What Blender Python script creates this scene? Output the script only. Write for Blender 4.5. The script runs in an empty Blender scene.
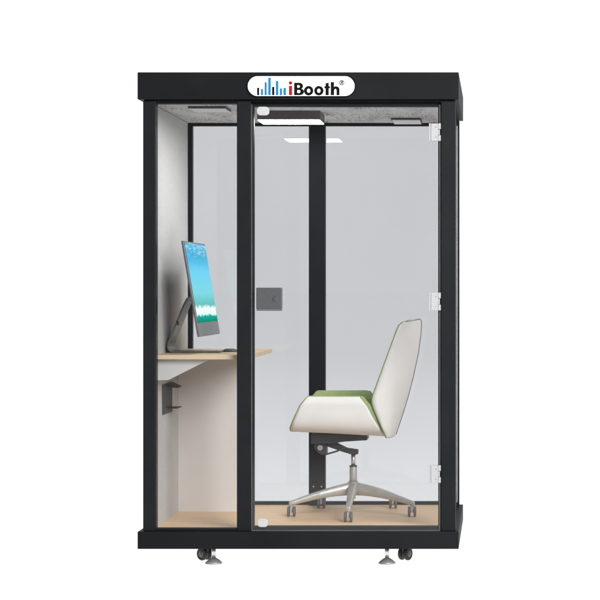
import bpy, bmesh, math, random
from mathutils import Vector, Matrix
random.seed(7)
PI = math.pi
scene = bpy.context.scene
col = scene.collection

# ------------------------------------------------------------------ camera frame
# X right, Y into the booth (0 = front face), Z up from the studio floor. Metres.
DIST, CX, CZ, PPM = 8.9, 0.966, 1.331, 207.0

def P(px, py, d):
    """world point at real depth d behind the booth front, read off the photograph"""
    k = (DIST + d) / DIST / PPM
    return Vector((CX + (px - 498) * k, d, CZ - (py - 291) * k))

def PX(px, d): return P(px, 291, d).x
def PZ(py, d): return P(498, py, d).z

# ------------------------------------------------------------------ materials
def new_mat(name):
    m = bpy.data.materials.new(name); m.use_nodes = True
    nt = m.node_tree; nt.nodes.clear()
    out = nt.nodes.new('ShaderNodeOutputMaterial')
    return m, nt, out

def ramp(nt, fac, stops, interp='LINEAR'):
    r = nt.nodes.new('ShaderNodeValToRGB'); r.color_ramp.interpolation = interp
    els = r.color_ramp.elements
    while len(els) < len(stops): els.new(0.5)
    for e, (p, c) in zip(els, stops):
        e.position = p; e.color = (*c, 1)
    nt.links.new(fac, r.inputs['Fac'])
    return r.outputs['Color']

def noise(nt, scale, detail=3, rough=.5, coord='Object', stretch=(1, 1, 1)):
    tc = nt.nodes.new('ShaderNodeTexCoord'); mp = nt.nodes.new('ShaderNodeMapping')
    mp.inputs['Scale'].default_value = stretch
    nt.links.new(tc.outputs[coord], mp.inputs['Vector'])
    n = nt.nodes.new('ShaderNodeTexNoise')
    n.inputs['Scale'].default_value = scale; n.inputs['Detail'].default_value = detail
    n.inputs['Roughness'].default_value = rough
    nt.links.new(mp.outputs['Vector'], n.inputs['Vector'])
    return n.outputs['Fac']

def pbr(name, c0, c1=None, scale=40, rough=.5, metal=0, bump=0, bscale=400, spec=.5,
        stretch=(1, 1, 1), coat=0, detail=3, lo=.35, hi=.65):
    m, nt, out = new_mat(name)
    b = nt.nodes.new('ShaderNodeBsdfPrincipled')
    c1 = c1 or tuple(v * .85 for v in c0)
    nt.links.new(ramp(nt, noise(nt, scale, detail, stretch=stretch), [(lo, c0), (hi, c1)]), b.inputs['Base Color'])
    b.inputs['Roughness'].default_value = rough
    b.inputs['Metallic'].default_value = metal
    b.inputs['Specular IOR Level'].default_value = spec
    b.inputs['Coat Weight'].default_value = coat
    if bump:
        bp = nt.nodes.new('ShaderNodeBump'); bp.inputs['Strength'].default_value = bump
        bp.inputs['Distance'].default_value = .002
        nt.links.new(noise(nt, bscale, 4, stretch=stretch), bp.inputs['Height'])
        nt.links.new(bp.outputs['Normal'], b.inputs['Normal'])
    nt.links.new(b.outputs['BSDF'], out.inputs['Surface'])
    return m

def glass(name, tint, refl=1.0):
    m, nt, out = new_mat(name)
    tr = nt.nodes.new('ShaderNodeBsdfTransparent')
    t2 = tuple(v * .985 for v in tint)
    nt.links.new(ramp(nt, noise(nt, 1.3, 2), [(.3, tint), (.7, t2)]), tr.inputs['Color'])
    gl = nt.nodes.new('ShaderNodeBsdfGlossy'); gl.inputs['Roughness'].default_value = .0
    gl.inputs['Color'].default_value = (refl, refl, refl, 1)
    fr = nt.nodes.new('ShaderNodeFresnel'); fr.inputs['IOR'].default_value = 1.45
    geo = nt.nodes.new('ShaderNodeNewGeometry')
    # front and back faces reflect alike (a thin pane)
    mx = nt.nodes.new('ShaderNodeMixShader')
    lw = nt.nodes.new('ShaderNodeLayerWeight'); lw.inputs['Blend'].default_value = .12
    mr = nt.nodes.new('ShaderNodeMapRange')
    mr.inputs['To Min'].default_value = .023; mr.inputs['To Max'].default_value = .55
    nt.links.new(lw.outputs['Facing'], mr.inputs['Value'])
    pw = nt.nodes.new('ShaderNodeMath'); pw.operation = 'POWER'; pw.inputs[1].default_value = 1.0
    nt.links.new(mr.outputs['Result'], pw.inputs[0])
    nt.links.new(pw.outputs[0], mx.inputs['Fac'])
    nt.nodes.remove(fr); nt.nodes.remove(geo)
    nt.links.new(tr.outputs[0], mx.inputs[1]); nt.links.new(gl.outputs[0], mx.inputs[2])
    nt.links.new(mx.outputs[0], out.inputs['Surface'])
    return m

def emit(name, c, s):
    m, nt, out = new_mat(name)
    e = nt.nodes.new('ShaderNodeEmission'); e.inputs['Strength'].default_value = s
    nt.links.new(ramp(nt, noise(nt, 30, 1), [(.3, c), (.7, tuple(v * .985 for v in c))]), e.inputs['Color'])
    nt.links.new(e.outputs[0], out.inputs['Surface'])
    return m

M = {}
M['black'] = pbr('black_powder_coat', (.0070, .0080, .0098), (.0088, .0098, .0112), 6, rough=.5, bump=.06, bscale=900, spec=.10)
M['fascia'] = pbr('charcoal_powder_coat', (.0062, .0066, .0080), (.0088, .0098, .0106), 2, rough=.55, bump=.06, bscale=900, spec=.08)
M['gap'] = pbr('painted_gap_shade', (.004, .004, .0045), (.006, .006, .006), 20, rough=.8, spec=.1)
M['rear'] = pbr('rear_frame_coat', (.006, .007, .010), (.008, .009, .012), 6, rough=.55, spec=.08)
M['wall'] = pbr('felt_wall', (.57, .565, .56), (.53, .525, .52), 60, rough=.95, bump=.35, bscale=700, spec=.1)
M['panel'] = pbr('pale_laminate', (.70, .66, .635), (.67, .635, .61), 5, rough=.6, spec=.25)
M['gusset'] = pbr('pale_grey_laminate', (.60, .585, .56), (.57, .555, .53), 5, rough=.6, spec=.25)
M['steel'] = pbr('brushed_steel', (.78, .78, .79), (.70, .70, .71), 90, rough=.3, metal=.9, stretch=(1, 1, 8))
M['hinge'] = pbr('satin_steel_hinge', (.37, .37, .385), (.32, .32, .335), 120, rough=.5, metal=0, spec=.1, stretch=(1, 1, 6))
M['alu'] = pbr('cast_aluminium', (.52, .51, .48), (.46, .45, .42), 30, rough=.42, metal=.4, bump=.05)
M['foot'] = pbr('cast_zinc', (.30, .30, .30), (.25, .25, .25), 90, rough=.5, metal=.3, bump=.1)
M['rubber'] = pbr('black_rubber', (.022, .022, .024), (.035, .035, .036), 60, rough=.55, bump=.2)
M['hub'] = pbr('grey_nylon_hub', (.12, .12, .125), (.09, .09, .095), 80, rough=.4)
M['wheel'] = pbr('grey_nylon_wheel', (.13, .115, .105), (.10, .09, .082), 80, rough=.45)
M['stem'] = pbr('pale_nylon', (.50, .46, .44), (.44, .41, .39), 80, rough=.45)
M['iron'] = pbr('dark_grey_steel', (.045, .047, .05), (.055, .057, .06), 20, rough=.5, metal=.2)
M['handle'] = pbr('dark_anodised_lock', (.085, .09, .095), (.07, .073, .078), 60, rough=.4, metal=.4, stretch=(8, 1, 1))
M['imac'] = pbr('space_grey_aluminium', (.17, .175, .185), (.145, .15, .16), 120, rough=.4, metal=.5)
M['chin'] = pbr('grey_chin', (.17, .185, .20), (.15, .165, .18), 60, rough=.4, metal=.2)
M['bezel'] = pbr('black_bezel', (.01, .01, .012), (.014, .014, .015), 60, rough=.15)
M['white_plastic'] = pbr('white_plastic', (.40, .40, .41), (.37, .37, .38), 60, rough=.4, spec=.15)
M['bead'] = pbr('grey_glazing_bead', (.26, .26, .25), (.22, .22, .21), 12, rough=.5)
M['seal'] = pbr('polished_glass_edge', (.13, .135, .135), (.10, .105, .105), 8, rough=.35, spec=.2)
M['shell'] = pbr('cream_leather', (.84, .81, .775), (.81, .78, .745), 14, rough=.65, bump=.25, bscale=420, spec=.15)
M['green'] = pbr('sage_green_fabric', (.38, .45, .21), (.31, .38, .165), 160, rough=.9, bump=.5, bscale=900, spec=.15)
M['green_dark'] = pbr('dark_green_piping', (.26, .34, .12), (.21, .28, .09), 160, rough=.8, spec=.1)
M['piping'] = pbr('dark_shell_edge', (.13, .125, .12), (.10, .10, .095), 60, rough=.6)
M['sign_white'] = pbr('sign_white_acrylic', (.98, .98, .98), (.95, .95, .95), 10, rough=.35)
M['ink'] = pbr('sign_black', (.0015, .0015, .0015), (.003, .003, .003), 30, rough=.5, spec=.08)
M['blue'] = pbr('sign_blue', (.006, .150, .37), (.008, .135, .34), 30, rough=.5, spec=.15)
M['red'] = pbr('sign_red', (.36, .002, .004), (.32, .002, .004), 30, rough=.5, spec=.1)
M['vent_face'] = pbr('pale_vent_grille', (.74, .72, .72), (.66, .64, .64), 60, rough=.5)
M['vent_side'] = pbr('vent_housing', (.07, .065, .065), (.055, .05, .05), 60, rough=.6)
M['lamp_side'] = pbr('lamp_housing_taupe', (.125, .10, .105), (.10, .085, .09), 40, rough=.55)
M['lamp'] = emit('lamp_diffuser', (1, .985, .965), 46.0)
M['glass'] = glass('tinted_glass', (.882, .887, .894))
M['side_glass'] = glass('side_glass', (.87, .87, .87))

# speckled acoustic felt
def felt():
    m, nt, out = new_mat('speckled_felt_ceiling')
    b = nt.nodes.new('ShaderNodeBsdfPrincipled'); b.inputs['Roughness'].default_value = .95
    base = ramp(nt, noise(nt, 9, 6, .7, stretch=(1, .22, 1)), [(.36, (.46, .445, .44)), (.5, (.62, .605, .60)), (.66, (.70, .685, .68))])
    sp = ramp(nt, noise(nt, 120, 4, .7, stretch=(1, .16, 1)), [(.50, (0, 0, 0)), (.66, (1, 1, 1))])
    cl = ramp(nt, noise(nt, 5, 2, stretch=(1, .5, 1)), [(.42, (0, 0, 0)), (.56, (1, 1, 1))])
    mu = nt.nodes.new('ShaderNodeMath'); mu.operation = 'MULTIPLY'
    nt.links.new(sp, mu.inputs[0]); nt.links.new(cl, mu.inputs[1])
    mx = nt.nodes.new('ShaderNodeMix'); mx.data_type = 'RGBA'
    nt.links.new(mu.outputs[0], mx.inputs['Factor']); nt.links.new(base, mx.inputs['A'])
    mx.inputs['B'].default_value = (.05, .047, .047, 1)
    nt.links.new(mx.outputs['Result'], b.inputs['Base Color'])
    nt.links.new(b.outputs[0], out.inputs['Surface'])
    return m
M['felt'] = felt()

# light oak: long fine grain
def oak(name, a, b_, c):
    m, nt, out = new_mat(name)
    b = nt.nodes.new('ShaderNodeBsdfPrincipled'); b.inputs['Roughness'].default_value = .5
    b.inputs['Specular IOR Level'].default_value = .3
    nt.links.new(ramp(nt, noise(nt, 9, 8, .65, stretch=(.35, 7, 7)), [(.3, a), (.5, b_), (.72, c)]), b.inputs['Base Color'])
    nt.links.new(b.outputs[0], out.inputs['Surface'])
    return m
M['oak_floor'] = oak('oak_laminate_floor', (.88, .64, .40), (.80, .57, .35), (.68, .46, .275))
M['oak_desk'] = oak('oak_laminate_desk', (.66, .50, .32), (.60, .44, .275), (.52, .38, .23))
M['oak_edge'] = oak('oak_desk_edge', (.74, .60, .40), (.70, .55, .36), (.62, .48, .31))

# monitor wallpaper: sky, cloud, surf
def screen_mat():
    m, nt, out = new_mat('ocean_wallpaper')
    tc = nt.nodes.new('ShaderNodeTexCoord')
    sep = nt.nodes.new('ShaderNodeSeparateXYZ'); nt.links.new(tc.outputs['UV'], sep.inputs[0])
    n = nt.nodes.new('ShaderNodeTexNoise'); n.inputs['Scale'].default_value = 7; n.inputs['Detail'].default_value = 6
    mp = nt.nodes.new('ShaderNodeMapping'); mp.inputs['Scale'].default_value = (1.6, 2.4, 1)
    nt.links.new(tc.outputs['UV'], mp.inputs['Vector']); nt.links.new(mp.outputs[0], n.inputs['Vector'])
    ma = nt.nodes.new('ShaderNodeMath'); ma.operation = 'MULTIPLY_ADD'
    ma.inputs[1].default_value = .10; nt.links.new(n.outputs['Fac'], ma.inputs[0]); nt.links.new(sep.outputs['Y'], ma.inputs[2])
    c = ramp(nt, ma.outputs[0], [(.04, (.0, .20, .14)), (.09, (.0, .30, .22)), (.125, (.0, .38, .30)), (.15, (.72, .90, .86)),
                                 (.225, (.85, .96, .94)), (.27, (.12, .50, .45)), (.42, (.20, .66, .74)), (.70, (.16, .62, .86)),
                                 (.90, (.045, .42, .66)), (1.0, (.08, .46, .70))])
    n2 = nt.nodes.new('ShaderNodeTexNoise'); n2.inputs['Scale'].default_value = 9; n2.inputs['Detail'].default_value = 5
    mp2 = nt.nodes.new('ShaderNodeMapping'); mp2.inputs['Scale'].default_value = (.6, 4.5, 1)
    nt.links.new(tc.outputs['UV'], mp2.inputs['Vector']); nt.links.new(mp2.outputs[0], n2.inputs['Vector'])
    cl = ramp(nt, n2.outputs['Fac'], [(.46, (0, 0, 0)), (.80, (1, 1, 1))])
    top = ramp(nt, sep.outputs['Y'], [(.80, (0, 0, 0)), (.93, (1, 1, 1))])
    mu = nt.nodes.new('ShaderNodeMath'); mu.operation = 'MULTIPLY'
    nt.links.new(cl, mu.inputs[0]); nt.links.new(top, mu.inputs[1])
    mx = nt.nodes.new('ShaderNodeMix'); mx.data_type = 'RGBA'
    nt.links.new(mu.outputs[0], mx.inputs['Factor']); nt.links.new(c, mx.inputs['A']); mx.inputs['B'].default_value = (.85, .93, .97, 1)
    e = nt.nodes.new('ShaderNodeEmission'); e.inputs['Strength'].default_value = 1.45
    nt.links.new(mx.outputs['Result'], e.inputs['Color'])
    nt.links.new(e.outputs[0], out.inputs['Surface'])
    return m
M['screen'] = screen_mat()

# ------------------------------------------------------------------ object helpers
def origin(o):
    v = Vector((0, 0, 0))
    while o: v += o.location; o = o.parent
    return v

def obj(name, bm, mat, parent=None, smooth=False, bevel=0, seg=2, label=None):
    """link a bmesh given in world coordinates as ONE mesh object under parent"""
    if parent is not None: bmesh.ops.translate(bm, verts=bm.verts, vec=-origin(parent))
    bmesh.ops.recalc_face_normals(bm, faces=bm.faces)
    me = bpy.data.meshes.new(name); bm.to_mesh(me); bm.free()
    for m in (mat if isinstance(mat, (list, tuple)) else [mat]): me.materials.append(m)
    o = bpy.data.objects.new(name, me); col.objects.link(o); o.parent = parent
    if smooth:
        for p in me.polygons: p.use_smooth = True
    if bevel:
        b = o.modifiers.new('bevel', 'BEVEL'); b.width = bevel; b.segments = seg; b.limit_method = 'ANGLE'
        b.angle_limit = math.radians(40)
    if label: o['label'] = label
    return o

def thing(name, loc, label, cat, group=None):
    o = bpy.data.objects.new(name, None); col.objects.link(o); o.location = loc
    o['label'] = label; o['category'] = cat
    if group: o['group'] = group
    return o

def box(bm, x0, x1, y0, y1, z0, z1, mi=0):
    v = [bm.verts.new(p) for p in ((x0,y0,z0),(x1,y0,z0),(x1,y1,z0),(x0,y1,z0),(x0,y0,z1),(x1,y0,z1),(x1,y1,z1),(x0,y1,z1))]
    for f in ((0,3,2,1),(4,5,6,7),(0,1,5,4),(1,2,6,5),(2,3,7,6),(3,0,4,7)):
        bm.faces.new([v[i] for i in f]).material_index = mi
    return v

def Box(*a):
    bm = bmesh.new(); box(bm, *a); return bm

def lathe(bm, c, prof, n=32, axis='Z', mi=0):
    """prof: list of (r, t) along the axis, closed at both ends"""
    rings = []
    for r, t in prof:
        ring = []
        for i in range(n):
            a = 2 * PI * i / n
            q = {'Z': (r*math.cos(a), r*math.sin(a), t), 'Y': (r*math.cos(a), t, r*math.sin(a)),
                 'X': (t, r*math.cos(a), r*math.sin(a))}[axis]
            ring.append(bm.verts.new(Vector(c) + Vector(q)))
        rings.append(ring)
    for a, b in zip(rings, rings[1:]):
        for i in range(n):
            bm.faces.new((a[i], a[(i+1) % n], b[(i+1) % n], b[i])).material_index = mi
    bm.faces.new(rings[0]).material_index = mi; bm.faces.new(rings[-1]).material_index = mi

def prism(bm, pts, y0, y1, mi=0):
    """XZ polygon extruded along Y"""
    a = [bm.verts.new((x, y0, z)) for x, z in pts]; b = [bm.verts.new((x, y1, z)) for x, z in pts]
    bm.faces.new(a).material_index = mi; bm.faces.new(b[::-1]).material_index = mi
    n = len(pts)
    for i in range(n): bm.faces.new((a[i], b[i], b[(i+1) % n], a[(i+1) % n])).material_index = mi

def tube(bm, pts, r, n=10):
    pts = [Vector(p) for p in pts]; rings = []
    for i, p in enumerate(pts):
        t = (pts[min(i+1, len(pts)-1)] - pts[max(i-1, 0)]).normalized()
        u = t.cross(Vector((0, 1, 0)));
        if u.length < .1: u = t.cross(Vector((1, 0, 0)))
        u.normalize(); w = t.cross(u)
        rr = r[i] if isinstance(r, (list, tuple)) else r
        rings.append([bm.verts.new(p + rr*(math.cos(2*PI*k/n)*u + math.sin(2*PI*k/n)*w)) for k in range(n)])
    for a, b in zip(rings, rings[1:]):
        for k in range(n): bm.faces.new((a[k], a[(k+1) % n], b[(k+1) % n], b[k]))
    bm.faces.new(rings[0]); bm.faces.new(rings[-1])

def xform(bm, verts, mat):
    bmesh.ops.transform(bm, matrix=mat, verts=verts)

# ------------------------------------------------------------------ setting
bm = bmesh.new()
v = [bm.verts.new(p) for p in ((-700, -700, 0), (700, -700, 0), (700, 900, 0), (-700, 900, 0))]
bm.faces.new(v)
m, nt, out = new_mat('added_glow_white_floor')
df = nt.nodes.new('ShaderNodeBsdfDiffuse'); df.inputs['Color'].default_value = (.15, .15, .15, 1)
em = nt.nodes.new('ShaderNodeEmission')  # glow added to the floor, washes out shadows and lightens the lower glass
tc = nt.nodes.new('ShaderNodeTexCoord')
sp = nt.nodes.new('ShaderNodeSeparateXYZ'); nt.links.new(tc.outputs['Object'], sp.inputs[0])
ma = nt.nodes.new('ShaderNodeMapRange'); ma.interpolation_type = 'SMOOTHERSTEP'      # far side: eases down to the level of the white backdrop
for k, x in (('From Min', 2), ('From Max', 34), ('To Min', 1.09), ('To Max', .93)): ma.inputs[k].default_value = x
mb = nt.nodes.new('ShaderNodeMapRange'); mb.interpolation_type = 'SMOOTHSTEP'        # camera side: the added floor glow fades out
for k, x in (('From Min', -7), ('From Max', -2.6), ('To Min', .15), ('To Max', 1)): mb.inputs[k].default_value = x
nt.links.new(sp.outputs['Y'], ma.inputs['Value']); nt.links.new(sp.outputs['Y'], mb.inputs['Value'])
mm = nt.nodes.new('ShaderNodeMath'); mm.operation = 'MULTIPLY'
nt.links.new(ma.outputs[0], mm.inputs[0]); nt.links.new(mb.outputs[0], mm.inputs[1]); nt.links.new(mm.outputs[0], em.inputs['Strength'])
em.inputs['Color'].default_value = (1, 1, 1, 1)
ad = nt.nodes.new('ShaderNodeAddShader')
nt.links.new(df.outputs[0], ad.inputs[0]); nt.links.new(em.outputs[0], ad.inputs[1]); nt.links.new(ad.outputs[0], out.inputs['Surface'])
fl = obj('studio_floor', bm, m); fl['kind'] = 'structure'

w = bpy.data.worlds.new('World'); scene.world = w; w.use_nodes = True
wn = w.node_tree; bg = wn.nodes['Background']
bg.inputs['Color'].default_value = (1, 1, 1, 1)
tc = wn.nodes.new('ShaderNodeTexCoord'); sp = wn.nodes.new('ShaderNodeSeparateXYZ'); wn.links.new(tc.outputs['Generated'], sp.inputs[0])
mr = wn.nodes.new('ShaderNodeMapRange'); mr.interpolation_type = 'SMOOTHSTEP'       # white cyclorama behind, dim studio on the camera side
for k, x in (('From Min', -.35), ('From Max', .35), ('To Min', .22), ('To Max', 1.04)): mr.inputs[k].default_value = x
wn.links.new(sp.outputs['Y'], mr.inputs['Value']); wn.links.new(mr.outputs[0], bg.inputs['Strength'])

def softbox(name, loc, aim, size, power):
    l = bpy.data.lights.new(name, 'AREA'); l.shape = 'SQUARE'; l.size = size; l.energy = power; l.color = (1, .985, .96)
    o = bpy.data.objects.new(name, l); col.objects.link(o); o.location = loc
    o.rotation_euler = (Vector(aim) - Vector(loc)).to_track_quat('-Z', 'Y').to_euler()
softbox('key_softbox', (4.6, -7.0, 4.8), (0, .5, .9), 4.2, 1560)  # added unseen lamp, brightens the booth interior through the glass

# ------------------------------------------------------------------ the booth
ROOF_B, ROOF_T = 2.249, 2.3855
BASE_B, BASE_T = .087, .171
FLOOR = .175
WX = -.710          # inner face of the left wall
CEIL = 2.240
BACK = 1.10
booth = thing('office_booth', (0, .55, 0), 'black framed glass office booth on small feet with a logo sign on its roof', 'booth')

obj('roof', Box(-.772, .7765, -.02, 1.12, ROOF_B + .006, ROOF_T), M['fascia'], booth, bevel=.003)
obj('shadow_gap', Box(-.745, .755, .004, BACK - .004, CEIL + .004, ROOF_B + .0065), M['gap'], booth)  # set-back header, coloured darker to paint the shade line under the roof
obj('base', Box(-.772, .7765, -.02, 1.12, BASE_B, BASE_T), M['fascia'], booth, bevel=.003)

def post(x0, x1, y0, y1, mat='black', z0=BASE_T, z1=ROOF_B, name='post'):
    return obj(name, Box(x0, x1, y0, y1, z0, z1), M[mat], booth, bevel=.0025)
XL0, XL1 = PX(143, 0), PX(155.6, 0)
XM0, XM1 = PX(236.8, 0), PX(250.8, 0)
XR0, XR1 = PX(441, 0), PX(455.6, 0)
post(XL0, XL1, 0, .06); post(XM0, XM1, 0, .075); post(XR0, XR1, 0, .055)
post(-.7495, -.7455, .062, BACK - .045)                    # outer skin strip of the left wall
post(WX, -.6865, 1.055, BACK, 'rear'); post(-.053, .034, 1.02, 1.085, 'rear'); post(.70, .757, 1.05, BACK, 'rear')
# screws near the foot of the rear post
for px in (313.5, 321.5):
    bm = bmesh.new(); lathe(bm, P(px, 486.5, 1.0185), [(.005, -.003), (.005, 0)], 12, 'Y')
    obj('screw', bm, M['steel'], booth)

# rails
def rail(x0, x1, y0, y1, z0, z1, mat='black', name='rail'): return obj(name, Box(x0, x1, y0, y1, z0, z1), M[mat], booth, bevel=.0015)
rail(XL1 + .0004, XM0 - .0004, .006, .05, PZ(103.6, 0), CEIL + .003)
rail(XL1 + .0004, XM0 - .0004, .006, .05, BASE_T + .001, PZ(528.6, 0))
rail(-.6860, -.0535, 1.06, 1.095, 2.2235, 2.2394, 'rear'); rail(.0345, .6995, 1.06, 1.095, 2.2235, 2.2394, 'rear')
rail(-.37, -.0535, 1.06, 1.095, FLOOR + .001, .192, 'rear'); rail(.0345, .6995, 1.06, 1.095, FLOOR + .001, .192, 'rear')
rail(.715, .7435, .056, 1.039, 2.222, 2.2394, 'rear'); rail(.715, .7435, .056, 1.039, FLOOR + .001, .190, 'rear')

obj('glazing_bead', Box(.7385, .7475, 1.040, 1.0492, .1905, 2.2215), M['bead'], booth, label='grey glazing bead of the right side pane')
# door frame (stop) behind the door leaf
bm = bmesh.new()
dz0, dz1 = PZ(526.3, .03), PZ(106.6, .03)
xa, xb = PX(253.8, .03), PX(438.2, .03)
box(bm, XM1 + .0004, xa, .028, .07, BASE_T + .001, CEIL + .003)
box(bm, xb, XR0 - .0004, .028, .07, BASE_T + .001, CEIL + .003)
box(bm, xa, xb, .028, .07, dz1, CEIL + .003)
box(bm, xa, xb, .028, .07, BASE_T + .001, dz0)
obj('door_frame', bm, M['black'], booth)

# walls, floor, ceiling
obj('side_wall', Box(-.7450, WX, .0605, BACK - .003, BASE_T + .001, CEIL - .002), M['wall'], booth, label='pale grey felt side wall behind the desk')
obj('ceiling', Box(WX + .0005, .7145, .051, 1.097, CEIL - .0005, CEIL + .0035), M['felt'], booth)
obj('booth_floor', Box(WX + .0005, .7145, .071, 1.0545, BASE_T + .0005, FLOOR), M['oak_floor'], booth)
obj('knee_panel', Box(WX + .0005, -.372, .75, .768, FLOOR + .0005, .9975), M['panel'], booth, label='pale panel closing the space under the desk')

# glazing
obj('glass_pane', Box(XL1 + .0006, XM0 - .0006, .022, .030, PZ(529.5, 0), PZ(103, 0)), M['glass'], booth, label='narrow fixed front pane left of the door')
obj('glass_pane', Box(-.6862, -.0532, 1.072, 1.080, .190, 2.2245), M['glass'], booth, label='rear pane behind the desk')
obj('glass_pane', Box(.0342, .6998, 1.072, 1.080, .190, 2.2245), M['glass'], booth, label='rear pane behind the chair')
obj('glass_pane', Box(.7385, .7450, .0555, 1.0395, .1902, 2.2218), M['side_glass'], booth, label='right side pane')

# door leaf
gx0, gx1, gz0, gz1 = PX(251.6, .01), PX(440.2, .01), PZ(530.6, .01), PZ(104.8, .01)
door = obj('door', Box(gx0, gx1, .008, .018, gz0, gz1), M['glass'], booth, label='frameless glass door leaf')
bm = bmesh.new(); e = .0032
box(bm, gx0, gx1, .0065, .0075, gz0 - .001, gz0 + e); box(bm, gx1 - e, gx1, .0065, .0075, gz0 + e, gz1)
box(bm, gx0 , gx0 + e, .0065, .0075, gz0 + e, gz1)
obj('edge_strip', bm, M['seal'], door)
# three hinges: leaf plate, post plate with knuckles
for py0, py1 in ((123.4, 141.2), (292.5, 310.5), (465.0, 482.8)):
    z1, z0 = PZ(py0, 0), PZ(py1, 0)
    bm = bmesh.new()
    x0, x1, x2 = PX(429, 0), PX(431.2, 0), PX(438.3, 0)
    box(bm, x0, x1 - .0012, -.006, .0055, z0, z1)
    box(bm, x1, x2, -.010, .0055, z0 + .001, z1 - .001)
    hh = (z1 - z0) / 3
    for k in range(3):
        ex = -.004 if k % 2 else .001
        box(bm, x2 + .0006, PX(440.6, 0) + ex, -.012, -.0015, z0 + k*hh + .0008, z0 + (k+1)*hh - .0008)
    hg = obj('hinge', bm, M['hinge'], door, bevel=.001)
    for fz in (.22, .78):
        bm = bmesh.new(); lathe(bm, (PX(436.3, 0), -.0101, z0 + fz*(z1-z0)), [(.0034, 0), (.0034, -.0012), (.0022, -.0018)], 14, 'Y')
        sc = obj('hinge_screw', bm, M['foot'], door)
# rounded corner clamps
for (a, b, c, d_) in ((257, 269.3, 106.8, 115.4), (257.6, 268.2, 518.3, 527.0)):
    x0, x1, z1, z0 = PX(a, 0), PX(b, 0), PZ(c, 0), PZ(d_, 0)
    r = .017; pts = []
    for cx_, cz_, s in ((x1 - r, z1 - r, 0), (x0 + r, z1 - r, 90), (x0 + r, z0 + r, 180), (x1 - r, z0 + r, 270)):
        for k in range(7):
            t = math.radians(s + 15*k); pts.append((cx_ + r*math.cos(t), cz_ + r*math.sin(t)))
    bm = bmesh.new(); prism(bm, pts, -.008, .0060)
    obj('corner_clamp', bm, M['white_plastic'], door, bevel=.002)
# lock with handle
x0, x1, z1, z0 = PX(256.6, 0), PX(282.4, 0), PZ(287.6, 0), PZ(310.4, 0)
bm = bmesh.new(); box(bm, x0, x1, -.016, .0062, z0 + .004, z1)
obj('lock', bm, M['handle'], door, bevel=.004, seg=3)
bm = bmesh.new(); box(bm, x0 + .002, x1 - .002, -.019, .0062, z0 - .0015, z0 + .0025)
obj('lock_trim', bm, M['iron'], door, bevel=.001)
bm = bmesh.new(); lathe(bm, ((x0+x1)/2 + .03, -.0162, (z0+z1)/2), [(.012, 0), (.012, -.003), (.009, -.005)], 24, 'Y')
obj('lock_cylinder', bm, M['iron'], door, smooth=False)

# roof sign ---------------------------------------------------------
def S(px, py): return (CX + (px - 498) / 207.5, CZ - (py - 291) / 207.5)
def flat(name, splines, y, th, mat, parent):
    """2D outlines (with holes) -> solid letters, as a mesh"""
    cu = bpy.data.curves.new(name, 'CURVE'); cu.dimensions = '2D'; cu.fill_mode = 'BOTH'; cu.extrude = th / 2
    for pts in splines:
        s = cu.splines.new('POLY'); s.points.add(len(pts) - 1); s.use_cyclic_u = True
        for q, (x, z) in zip(s.points, pts): q.co = (x, z, 0, 1)
    t = bpy.data.objects.new(name, cu); col.objects.link(t)
    bpy.context.view_layer.update()
    me = bpy.data.meshes.new_from_object(t.evaluated_get(bpy.context.evaluated_depsgraph_get()))
    bm = bmesh.new(); bm.from_mesh(me); bpy.data.objects.remove(t); bpy.data.meshes.remove(me)
    for vv in bm.verts: vv.co = Vector((vv.co.x, y + vv.co.z, vv.co.y))
    return obj(name, bm, mat, parent)
def arc(cx, cy, rx, ry, a0, a1, n=14):
    return [(cx + rx*math.cos(math.radians(a0 + (a1-a0)*i/n)), cy - ry*math.sin(math.radians(a0 + (a1-a0)*i/n))) for i in range(n+1)]
def ell(cx, cy, rx, ry, n=32): return arc(cx, cy, rx, ry, 0, 360*(n-1)/n, n-1)
def T(pts): return [S(*p) for p in pts]
def pill(x0, x1, y0, y1):
    r = (y1-y0)/2; cy = (y0+y1)/2
    return arc(x1 - r, cy, r, r, -90, 90, 20) + arc(x0 + r, cy, r, r, 90, 270, 20)
board = flat('sign', [T(pill(246.8, 355.8, 75.3, 97.2))], -.023, .006, M['ink'], booth)
flat('sign_face', [T(pill(248, 354.7, 76.4, 96.1))], -.0275, .004, M['sign_white'], board)
yb = -.0305; th = .002
bars = [(257.4,259.5,87.9,'k'),(261.2,263.3,89.2,'b'),(264.9,267,82.4,'b'),(268.5,271,77.8,'b'),(272.4,274.6,87,'k'),
        (276.1,278.6,81.2,'b'),(280.1,282.4,88.5,'b'),(283.7,286.2,88.1,'b')]
for a, b, c, k in bars:
    flat('blue_bar' if k == 'b' else 'black_bar', [T([(a,c),(b,c),(b,95.4),(a,95.4)])], yb, th, M['blue' if k == 'b' else 'ink'], board)
flat('letter_i', [T([(289.2,85.9),(292.4,85.9),(292.4,95.4),(289.2,95.4)]), T(ell(290.8, 83.1, 1.75, 1.75))], yb, th, M['red'], board)
BL = 95.4
letters = []
# B
letters.append([(294.4,BL),(294.4,82.9)] + arc(299.5,86.25,3.8,3.35,90,-60,10) + arc(300.0,91.95,4.2,3.45,60,-90,12))
letters.append([(297.5,85.35)] + arc(299.0,86.6,1.15,1.25,90,-90,8) + [(297.5,87.85)])
letters.append([(297.5,90.2)] + arc(299.4,91.7,1.35,1.5,90,-90,8) + [(297.5,93.2)])
for cx_ in (308.9, 319.1):
    letters.append(ell(cx_, 90.9, 4.65, 4.75)); letters.append(ell(cx_, 90.9, 1.75, 2.1))
# t
letters.append([(325.8,83.4),(328.9,82.9),(328.9,86.5),(330.2,86.5),(330.2,88.5),(328.9,88.5),(328.9,BL),(325.8,BL),(325.8,88.5),(324.6,88.5),(324.6,86.5),(325.8,86.5)])
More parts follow.
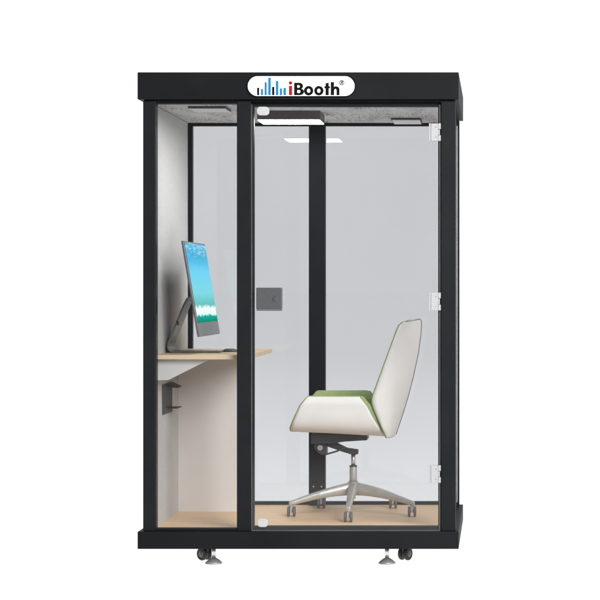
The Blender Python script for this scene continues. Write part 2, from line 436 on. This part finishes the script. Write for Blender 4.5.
# h
letters.append([(331.0,BL),(331.0,82.2),(334.2,82.2),(334.2,87.3)] + arc(336.2,90.0,3.5,3.6,110,0,10) + [(339.7,BL),(336.8,BL)] + arc(335.6,90.8,1.2,1.7,0,180,10) + [(334.2,BL)])
flat('lettering', [T(p) for p in letters], yb, th, M['ink'], board)
reg = [ell(341.9, 82.9, 2.6, 2.6, 28), ell(341.9, 82.9, 2.0, 2.0, 28)]
flat('registered_ring', [T(p) for p in reg], yb, th, M['ink'], board)
rr = [[(340.9,84.4),(340.9,81.3),(342.2,81.3)] + arc(342.2,82.2,.95,.9,90,-70,6) + [(343.4,84.4),(342.6,84.4),(341.9,83.1),(341.55,83.1),(341.55,84.4)],
      [(341.55,81.9),(342.1,81.9),(342.35,82.2),(342.1,82.5),(341.55,82.5)]]
flat('registered_letter', [T(p) for p in rr], yb, th, M['ink'], board)

# ceiling fittings --------------------------------------------------
lx0, lx1 = -.248, .070
lamp = obj('ceiling_light', Box(lx0, lx1, .38, .62, 2.194, CEIL - .001), M['lamp_side'], booth, bevel=.002)
obj('diffuser', Box(lx0 + .004, lx1 - .004, .384, .616, 2.1915, 2.1938), M['lamp'], lamp)
def vent(x0, x1, y0, y1):
    vn = obj('ceiling_vent', Box(x0, x1, y0, y1, 2.2295, CEIL - .001), M['vent_side'], booth)
    bm = bmesh.new(); box(bm, x0 + .005, x1 - .005, y0 + .004, y1 - .006, 2.2262, 2.2292)
    obj('grille', bm, M['vent_face'], vn)
vent(-.557, -.371, .15, .33); vent(.405, .560, .76, 1.0)

# desk ----------------------------------------------------------------
desk = None
r = .03
xr = -.251
pts = [(WX + .0008, .062), (xr - r, .062)] + [(xr - r + r*math.sin(t), .062 + r - r*math.cos(t)) for t in [PI/2*k/6 for k in range(1, 6)]] \
    + [(xr, .062 + r), (xr, 1.05 - r)] + [(xr - r + r*math.cos(t), 1.05 - r + r*math.sin(t)) for t in [PI/2*k/6 for k in range(1, 6)]] + [(xr - r, 1.05), (WX + .0008, 1.05)]
bm = bmesh.new()
a = [bm.verts.new((x, y, .998)) for x, y in pts]; b = [bm.verts.new((x, y, 1.020)) for x, y in pts]
bm.faces.new(a).material_index = 0; bm.faces.new(b).material_index = 0
for i in range(len(pts)):
    bm.faces.new((a[i], b[i], b[(i+1) % len(pts)], a[(i+1) % len(pts)])).material_index = 1
desk = obj('desk', bm, [M['oak_desk'], M['oak_edge']], booth, bevel=.0015, label='shallow oak wall desk')
bm = bmesh.new()
prism(bm, [(WX + .001, .997), (PX(209.5, .1), .997), (PX(168.5, .1), .896), (WX + .001, .894)], .10, .118)
obj('gusset', bm, M['gusset'], desk, bevel=.0015)
# computer holder under the desk
bm = bmesh.new()
box(bm, WX + .0004, WX + .004, .29, .56, .712, .865)
obj_h = obj('holder', bm, M['iron'], booth, label='black steel computer holder on the wall under the desk', bevel=.001)
bm = bmesh.new(); prism(bm, [(WX + .0042, .846), (WX + .052, .839), (WX + .052, .843), (WX + .0042, .8655)], .43, .56)
obj('holder_arm', bm, M['iron'], obj_h)
obj('holder_arm', Box(WX + .0042, WX + .052, .43, .56, .735, .739), M['iron'], obj_h)

# feet and castors
for px in (213.7, 387.0):
    x = PX(px, .1); bm = bmesh.new()
    lathe(bm, (x, .1, 0), [(.041, 0), (.042, .004), (.036, .010), (.024, .020), (.016, .025), (.011, .026)], 40, 'Z')
    ft = obj('levelling_foot', bm, M['foot'], booth, smooth=True)
    bm = bmesh.new(); lathe(bm, (x, .1, 0), [(.0105, .026), (.0105, BASE_B - .0005)], 24, 'Z')
    obj('threaded_stem', bm, M['steel'], ft, smooth=True)
for px, ang in ((204.6, 52), (405.2, -28)):
    c = Vector((PX(px, .215), .215, .0325)); rot = Matrix.Translation(c) @ Matrix.Rotation(math.radians(ang), 4, 'Z')
    bm = bmesh.new()
    lathe(bm, (0, 0, 0), [(.012, -.007), (.026, -.0065), (.026, .0065), (.012, .007)], 28, 'X')
    box(bm, -.006, .006, -.024, .010, 0, .036); box(bm, -.022, .022, -.03, .02, .0375, .0542)
    xform(bm, bm.verts, rot)
    cs = obj('castor', bm, M['iron'], booth, bevel=.002)
    for s in (-1, 1):
        bm = bmesh.new()
        lathe(bm, (0, 0, 0), [(.020, s*.008), (.030, s*.009), (.0325, s*.012), (.0325, s*.021), (.030, s*.0245), (.024, s*.026), (.022, s*.0235)], 36, 'X')
        xform(bm, bm.verts, rot); wh = obj('wheel', bm, M['rubber'], cs, smooth=True)
        bm = bmesh.new(); lathe(bm, (0, 0, 0), [(.021, s*.0236), (.017, s*.0255), (.008, s*.0265), (.003, s*.0285)], 28, 'X')
        xform(bm, bm.verts, rot); obj('hub_cap', bm, M['hub'], wh, smooth=True)

# ------------------------------------------------------------------ monitor
DT = 1.0203
mon = thing('desktop_computer', (-.60, .445, DT), 'slim grey all-in-one computer with ocean wallpaper standing on the oak desk', 'computer')
xt, xbm, zt, zb = -.574, -.494, 1.578, 1.107
up = Vector((xt - xbm, 0, zt - zb)); H = up.length; up.normalize(); nrm = Vector((up.z, 0, -up.x))
O = Vector((xbm, 0, zb)); Y0, Y1 = .12, .77
def mp(y, h, n): return O + up*h + nrm*n + Vector((0, y, 0))
def slab(bm, y0, y1, h0, h1, n0, n1):
    v = [bm.verts.new(mp(*q)) for q in ((y0,h0,n0),(y1,h0,n0),(y1,h1,n0),(y0,h1,n0),(y0,h0,n1),(y1,h0,n1),(y1,h1,n1),(y0,h1,n1))]
    fs = [bm.faces.new([v[i] for i in f]) for f in ((0,3,2,1),(4,5,6,7),(0,1,5,4),(1,2,6,5),(2,3,7,6),(3,0,4,7))]
    return v, fs
bm = bmesh.new(); slab(bm, Y0, Y1, 0, H, -.012, 0)
obj('display', bm, M['imac'], mon, bevel=.003)
bm = bmesh.new(); slab(bm, Y0 + .004, Y1 - .004, .064, H - .003, .0003, .0012); obj('bezel', bm, M['bezel'], mon)
bm = bmesh.new(); slab(bm, Y0 + .003, Y1 - .003, .003, .0635, .0003, .0014); obj('chin', bm, M['chin'], mon)
bm = bmesh.new()
q = [bm.verts.new(mp(*c)) for c in ((Y0 + .009, .068, .0016), (Y1 - .009, .068, .0016), (Y1 - .009, H - .008, .0016), (Y0 + .009, H - .008, .0016))]
f = bm.faces.new(q); uv = bm.loops.layers.uv.new('UVMap')
for l, c in zip(f.loops, ((0, 0), (1, 0), (1, 1), (0, 1))): l[uv].uv = c
# keep the face pointing into the room
obj('screen', bm, M['screen'], mon)
# L shaped stand of bent plate
path = [(-.432, DT + .0045), (-.66, DT + .0045), (-.676, DT + .007), (-.688, DT + .016), (-.693, DT + .030), (-.690, DT + .048),
        (-.612, 1.262), (-.596, 1.292), (-.575, 1.305), (-.545, 1.305)]
def ribbon(path, y0, y1, t):
    bm = bmesh.new(); rows = []
    for i, p in enumerate(path):
        a = Vector(path[max(i-1, 0)]); b = Vector(path[min(i+1, len(path)-1)]); tt = (b - a).normalized(); n = Vector((-tt.y, tt.x)) * t/2
        p = Vector(p)
        rows.append([bm.verts.new((p.x+n.x, y0, p.y+n.y)), bm.verts.new((p.x+n.x, y1, p.y+n.y)), bm.verts.new((p.x-n.x, y1, p.y-n.y)), bm.verts.new((p.x-n.x, y0, p.y-n.y))])
    for a, b in zip(rows, rows[1:]):
        for k in range(4): bm.faces.new((a[k], a[(k+1) % 4], b[(k+1) % 4], b[k]))
    bm.faces.new(rows[0]); bm.faces.new(rows[-1]); return bm
obj('stand', ribbon(path, .35, .54, .008), M['imac'], mon, bevel=.0015)
bm = bmesh.new(); tube(bm, [(-.648, .352, 1.18), (-.640, .346, 1.172), (-.640, .344, 1.160)], .005, 10)
obj('cable_clip', bm, M['iron'], mon, smooth=True)

mouse = thing('computer_mouse', (-.400, .50, DT), 'small dark computer mouse lying on the oak desk beside the computer stand', 'mouse')
bm = bmesh.new(); bmesh.ops.create_uvsphere(bm, u_segments=24, v_segments=14, radius=1)
for vv in bm.verts:
    vv.co = Vector((vv.co.x*.040, vv.co.y*.026, max(vv.co.z, -.25)*.013 + .0045)) + Vector((-.400, .50, DT))
obj('mouse_body', bm, M['iron'], mouse, smooth=True)
bm = bmesh.new(); lathe(bm, (-.420, .50, DT + .0125), [(.005, -.003), (.005, .003)], 16, 'Y')
obj('scroll_wheel', bm, M['white_plastic'], mouse)

# ------------------------------------------------------------------ chair
CC = Vector((PX(353.3, .64), .64, FLOOR + .0003))
chair = thing('swivel_chair', CC, 'cream leather swivel chair with green lining and five-star aluminium base', 'chair')
YC, W, DN = .63, .265, .365
def q2(px, py): v_ = P(px, py, DN); return v_.x, v_.z
def lerp(a, b, t): return a + (b - a) * t
def interp(tab, h):
    for (h0, a), (h1, b) in zip(tab, tab[1:]):
        if h <= h1: return lerp(a, b, max(0, (h - h0) / (h1 - h0)))
    return tab[-1][1]
# --- arm + seat shell: rows along the U section, columns front to rear
zb_s = PZ(434.6, DN); zt_s = PZ(396.8, DN)
def sec(t, n=4.2):
    """t 0..1 round the U from near top to far top -> (side -1..1, height 0..1)"""
    a = PI * t; c, s = math.cos(a), math.sin(a)
    y = -math.copysign(abs(c)**(2/n), c); h = 1 - abs(s)**(2/n)
    return y, h
def soft(tab, h, w=.07):
    return sum(interp(tab, h + w*(k-4)/4) * c for k, c in enumerate((1, 2, 3, 4, 4, 4, 3, 2, 1))) / 24
def seat_surface(inset, drop=0, fx=0, rx=0, N=64, K=26):
    bm = bmesh.new(); g = []
    ts = [.5 - .5*math.cos(PI*i/N) if False else i/N for i in range(N+1)]
    for t in ts:
        y, h = sec(t); row = []
        zz = lerp(zb_s + inset, zt_s - drop, h)
        hh = (zz - zb_s) / (zt_s - zb_s)
        # front edge leans back, with a rounded upper corner; rear edge leans forward
        front = soft([(-.1, 287.6), (0, 288.2), (.12, 289.2), (.5, 295.6), (.80, 301.0), (.93, 303.4), (1, 307.2), (1.1, 316)], hh) - fx
        rear = soft([(-.1, 388.5), (0, 386.5), (.1, 383.2), (.5, 372.8), (.80, 366.4), (.93, 363.4), (1, 360), (1.1, 352)], hh) + rx
        dip = .006 * (1 - h)
        for k in range(K+1):
            u = k / K
            px = lerp(front, rear, u)
            z_add = -(u**1.3) * .020 * (1 - h) + (.004*(1-u) * (1 - h))
            x = q2(px, 400)[0]
            yw = (W - inset) * (1 - .05 * (1-u)) * y
            row.append(bm.verts.new((x, YC + yw, zz + z_add + dip*0)))
        g.append(row)
    for a, b in zip(g, g[1:]):
        for k in range(K): bm.faces.new((a[k], a[k+1], b[k+1], b[k]))
    return bm
def shell(name, bm, mats, parent, th):
    o = obj(name, bm, mats, parent, smooth=True)
    s = o.modifiers.new('solidify', 'SOLIDIFY'); s.thickness = th; s.offset = 0
    if len(mats) > 1: s.material_offset_rim = 1
    return o
shell('seat_shell', seat_surface(0), [M['shell'], M['green']], chair, .006)
shell('seat_lining', seat_surface(.012, -.0015, .5, 4.2), [M['green']], chair, .014)
# cushion
bm = bmesh.new(); bmesh.ops.create_cube(bm, size=1); bmesh.ops.subdivide_edges(bm, edges=bm.edges, cuts=9, use_grid_fill=True)
xf_, xr_ = q2(294, 400)[0], q2(376, 400)[0]
for vv in bm.verts:
    x, y, z = vv.co * 2
    n = 5; L = (abs(x)**n + abs(y)**n + abs(z)**n) ** (1/n); m_ = max(abs(x), abs(y), abs(z))
    k = m_ / L
    vv.co = Vector((lerp(xf_, xr_, .5 + .5*x*k), YC + y*k*(W - .035), lerp(zb_s + .02, zb_s + .105, .5 + .5*z*k) + .008*math.cos(x*1.5)*math.cos(y*1.5)))
obj('seat_cushion', bm, M['green'], chair, smooth=True)
# --- back shell
bz0, bz1 = PZ(438.5, DN), PZ(322.4, DN)
def h_of(py): return (PZ(py, DN) - bz0) / (bz1 - bz0)
F = [(h_of(438.5), 386.0), (h_of(432), 383.6), (h_of(420), 378.6), (h_of(408), 373.6), (h_of(402), 372.0), (h_of(396), 372.8), (h_of(380), 378.6), (h_of(350), 389.4), (h_of(330), 396.6), (h_of(325), 398.9), (h_of(322.4), 402.5)]
R = [(h_of(438.5), 392.2), (h_of(420), 398.4), (h_of(400), 404.6), (h_of(380), 409.8), (h_of(355), 415.2), (h_of(335), 418.0), (h_of(325), 418.4), (h_of(322.4), 417.6)]
def smoothtab(tab, h): return (interp(tab, h - .012) + interp(tab, h) + interp(tab, h + .012)) / 3 if .03 < h < .97 else interp(tab, h)
def back_surface(inset, fx=0, h0=0, h1=1, N=56, K=60):
    bm = bmesh.new(); g = []
    for i in range(K+1):
        h = lerp(h0, h1, i / K); row = []
        z = lerp(bz0, bz1, h)
        f = smoothtab(F, h) - fx; r_ = smoothtab(R, h) - inset*195
        ww = interp([(0, .225), (.08, .255), (.3, .268), (.6, .262), (.85, .245), (1, .232)], h) - inset
        for k in range(N+1):
            a = PI * k / N; n = 3.0
            c, s = math.cos(a), math.sin(a)
            y = -math.copysign(abs(c)**(2/n), c); b = abs(s)**(2/n)
            x = lerp(q2(f, 400)[0], q2(r_, 400)[0], b)
            arch = .012 * (1 - abs(y)**2) * h * 0
            row.append(bm.verts.new((x, YC + ww*y, z + (.011*b*h**6) + arch)))
        g.append(row)
    for a, b in zip(g, g[1:]):
        for k in range(N): bm.faces.new((a[k], a[k+1], b[k+1], b[k]))
    return bm
shell('back_shell', back_surface(0), [M['shell'], M['piping']], chair, .006)
shell('back_lining', back_surface(.011, .9, .012, .988), [M['green']], chair, .014)
# back cushion
bm = bmesh.new(); g = []
for i in range(25):
    h = lerp(.16, .965, i/24); row = []
    z = lerp(bz0, bz1, h); xx = lerp(q2(smoothtab(F, h), 400)[0], q2(smoothtab(R, h), 400)[0], .62)
    ww = (.225 - .02*h) * min(1, (24.6 - i)/3)**.3
    for k in range(17):
        y = -1 + k/8; row.append(bm.verts.new((xx + .03*abs(y)**3 * -1 + .0, YC + ww*y, z)))
    g.append(row)
for a, b in zip(g, g[1:]):
    for k in range(16): bm.faces.new((a[k], a[k+1], b[k+1], b[k]))
o = obj('back_cushion', bm, M['green'], chair, smooth=True); s = o.modifiers.new('solidify', 'SOLIDIFY'); s.thickness = .03; s.offset = 0

# --- piping round the shells
def piping(name, parent, mat, rad, pts):
    bm = bmesh.new(); tube(bm, pts, rad, 8); obj(name, bm, mat, parent, smooth=True)
def grid_pts(bm, K, row=None, colm=None):
    bm.verts.ensure_lookup_table(); v_ = [v.co.copy() for v in bm.verts]; n = K + 1
    return v_[row*n:(row+1)*n] if row is not None else v_[colm::n]
sb_ = seat_surface(.003, 0, .2, .3); K_ = 26
for row in (0, 64): piping('seat_piping', chair, M['green'], .0048, grid_pts(sb_, K_, row=row))
for c_ in (0, K_): piping('seat_piping', chair, M['green'], .0055, grid_pts(sb_, K_, colm=c_))
sb_.free()
bb_ = back_surface(0, .2); N_ = 56
for c_ in (0, N_): piping('back_piping', chair, M['green_dark'], .0036, grid_pts(bb_, N_, colm=c_))
piping('back_piping', chair, M['piping'], .0026, grid_pts(bb_, N_, row=60))
bb_.free(); bb_ = back_surface(-.0045)
piping('spine_seam', chair, M['piping'], .0024, grid_pts(bb_, N_, colm=N_//2))
bb_.free()

# --- mechanism under the seat
dm = .56
def pz(px, py, d=dm): v_ = P(px, py, d); return (v_.x, v_.z)
bm = bmesh.new()
prism(bm, [pz(311, 434.2), pz(367, 434.6), pz(367, 440.3), pz(345, 441.6), pz(332, 443.6), pz(311, 443.8)], dm, dm + .14)
obj('seat_plate', bm, M['iron'], chair, bevel=.002)
bm = bmesh.new()
prism(bm, [pz(326.5, 442.6), pz(333, 443.0), pz(346, 449.4), pz(357, 451.0), pz(357, 455.4), pz(351, 455.6), pz(340, 452.2), pz(326.5, 447.4)], dm + .05, dm + .11)
obj('tilt_mechanism', bm, M['iron'], chair, bevel=.003)
bm = bmesh.new()
prism(bm, [pz(313.5, 443.0), pz(325.8, 443.0), pz(325.8, 454.8), pz(321, 455.6), pz(317.5, 453.0), pz(313.5, 449)], dm + .03, dm + .12)
obj('tension_housing', bm, M['iron'], chair, bevel=.002)
c = P(320.2, 447.6, dm + .03)
bm = bmesh.new(); lathe(bm, c, [(.0145, 0), (.0145, -.012), (.012, -.015)], 28, 'Y')
obj('tension_knob', bm, M['white_plastic'], chair, bevel=.001)
bm = bmesh.new(); tube(bm, [P(324, 455, dm), P(330, 453.2, dm), P(337, 451.2, dm), P(342, 448.6, dm), P(347, 448.4, dm), P(353, 449.4, dm)], .0045)
obj('lever', bm, M['iron'], chair, smooth=True)

# --- column and star base
cz = lambda py: PZ(py, .64)
cx, cy = CC.x, CC.y
bm = bmesh.new(); lathe(bm, (cx, cy, 0), [(.0115, cz(467)), (.0115, cz(453.5))], 24); obj('gas_rod', bm, M['steel'], chair, smooth=True)
bm = bmesh.new(); lathe(bm, (cx, cy, 0), [(.019, cz(481.5)), (.0195, cz(478)), (.0195, cz(467.4)), (.018, cz(466.4))], 32); obj('gas_sleeve', bm, M['alu'], chair, smooth=True)
bm = bmesh.new(); lathe(bm, (cx, cy, 0), [(.0205, cz(466.3)), (.0205, cz(465.4))], 32); obj('sleeve_collar', bm, M['iron'], chair)
bm = bmesh.new(); lathe(bm, (cx, cy, 0), [(.028, cz(495)), (.031, cz(492)), (.031, cz(484)), (.026, cz(481.2))], 36); obj('base_hub', bm, M['alu'], chair, smooth=True)
bm = bmesh.new(); lathe(bm, (cx, cy, 0), [(.012, cz(498.5)), (.012, cz(495.2))], 24); obj('column_tip', bm, M['steel'], chair)
RB = .325
for k in range(5):
    a = math.radians(-90 + 72*k); dr = Vector((math.cos(a), math.sin(a), 0)); sd = Vector((-dr.y, dr.x, 0))
    bm = bmesh.new(); rows = []
    for i in range(13):
        t = i/12; r_ = lerp(.026, RB + .012, t)
        top = lerp(.338, .252, t) - .012*math.sin(PI*t) * -1 * .5
        hgt = lerp(.064, .023, t**.75)
        wd = lerp(.024, .012, t)
        c0 = CC*1; c0.z = 0; c0 += dr*r_
        ring = []
        for (yy, zz) in ((-.55, 0), (.55, 0), (1, -.25), (1, -.75), (.6, -1), (-.6, -1), (-1, -.75), (-1, -.25)):
            ring.append(bm.verts.new(c0 + sd*wd*yy + Vector((0, 0, top + zz*hgt))))
        rows.append(ring)
    for A, B in zip(rows, rows[1:]):
        for j in range(8): bm.faces.new((A[j], A[(j+1) % 8], B[(j+1) % 8], B[j]))
    bm.faces.new(rows[0]); bm.faces.new(rows[-1])
    obj('base_leg', bm, M['alu'], chair, smooth=True, bevel=.002)
    e_ = CC + dr*RB
    bm = bmesh.new()
    box(bm, e_.x - .0065, e_.x + .0065, e_.y - .014, e_.y + .014, FLOOR + .022, FLOOR + .050)
    lathe(bm, (e_.x, e_.y, 0), [(.0085, FLOOR + .0502), (.0085, FLOOR + .0600)], 20)
    cs = obj('castor', bm, M['stem'], chair, bevel=.002)
    for s in (-1, 1):
        bm = bmesh.new()
        lathe(bm, (e_.x, e_.y, FLOOR + .0265), [(.016, s*.008), (.0245, s*.009), (.026, s*.011), (.026, s*.018), (.0235, s*.0205), (.012, s*.0215)], 28, 'X')
        obj('wheel', bm, M['wheel'], cs, smooth=True)

# ------------------------------------------------------------------ camera and render
cam = bpy.data.cameras.new('camera'); co = bpy.data.objects.new('camera', cam); col.objects.link(co)
co.location = (CX, -DIST, CZ); co.rotation_euler = (PI/2, 0, 0)
cam.sensor_width = 36; cam.lens = 36 * DIST / (600 / PPM)
cam.shift_x = (300 - 498) / 600; cam.shift_y = -(300 - 291) / 600
cam.clip_start = .1; cam.clip_end = 2000
scene.camera = co
scene.render.engine = 'CYCLES'
scene.cycles.transparent_max_bounces = 24
scene.cycles.max_bounces = 10
scene.view_settings.view_transform = 'Standard'; scene.view_settings.look = 'None'; scene.view_settings.exposure = 0
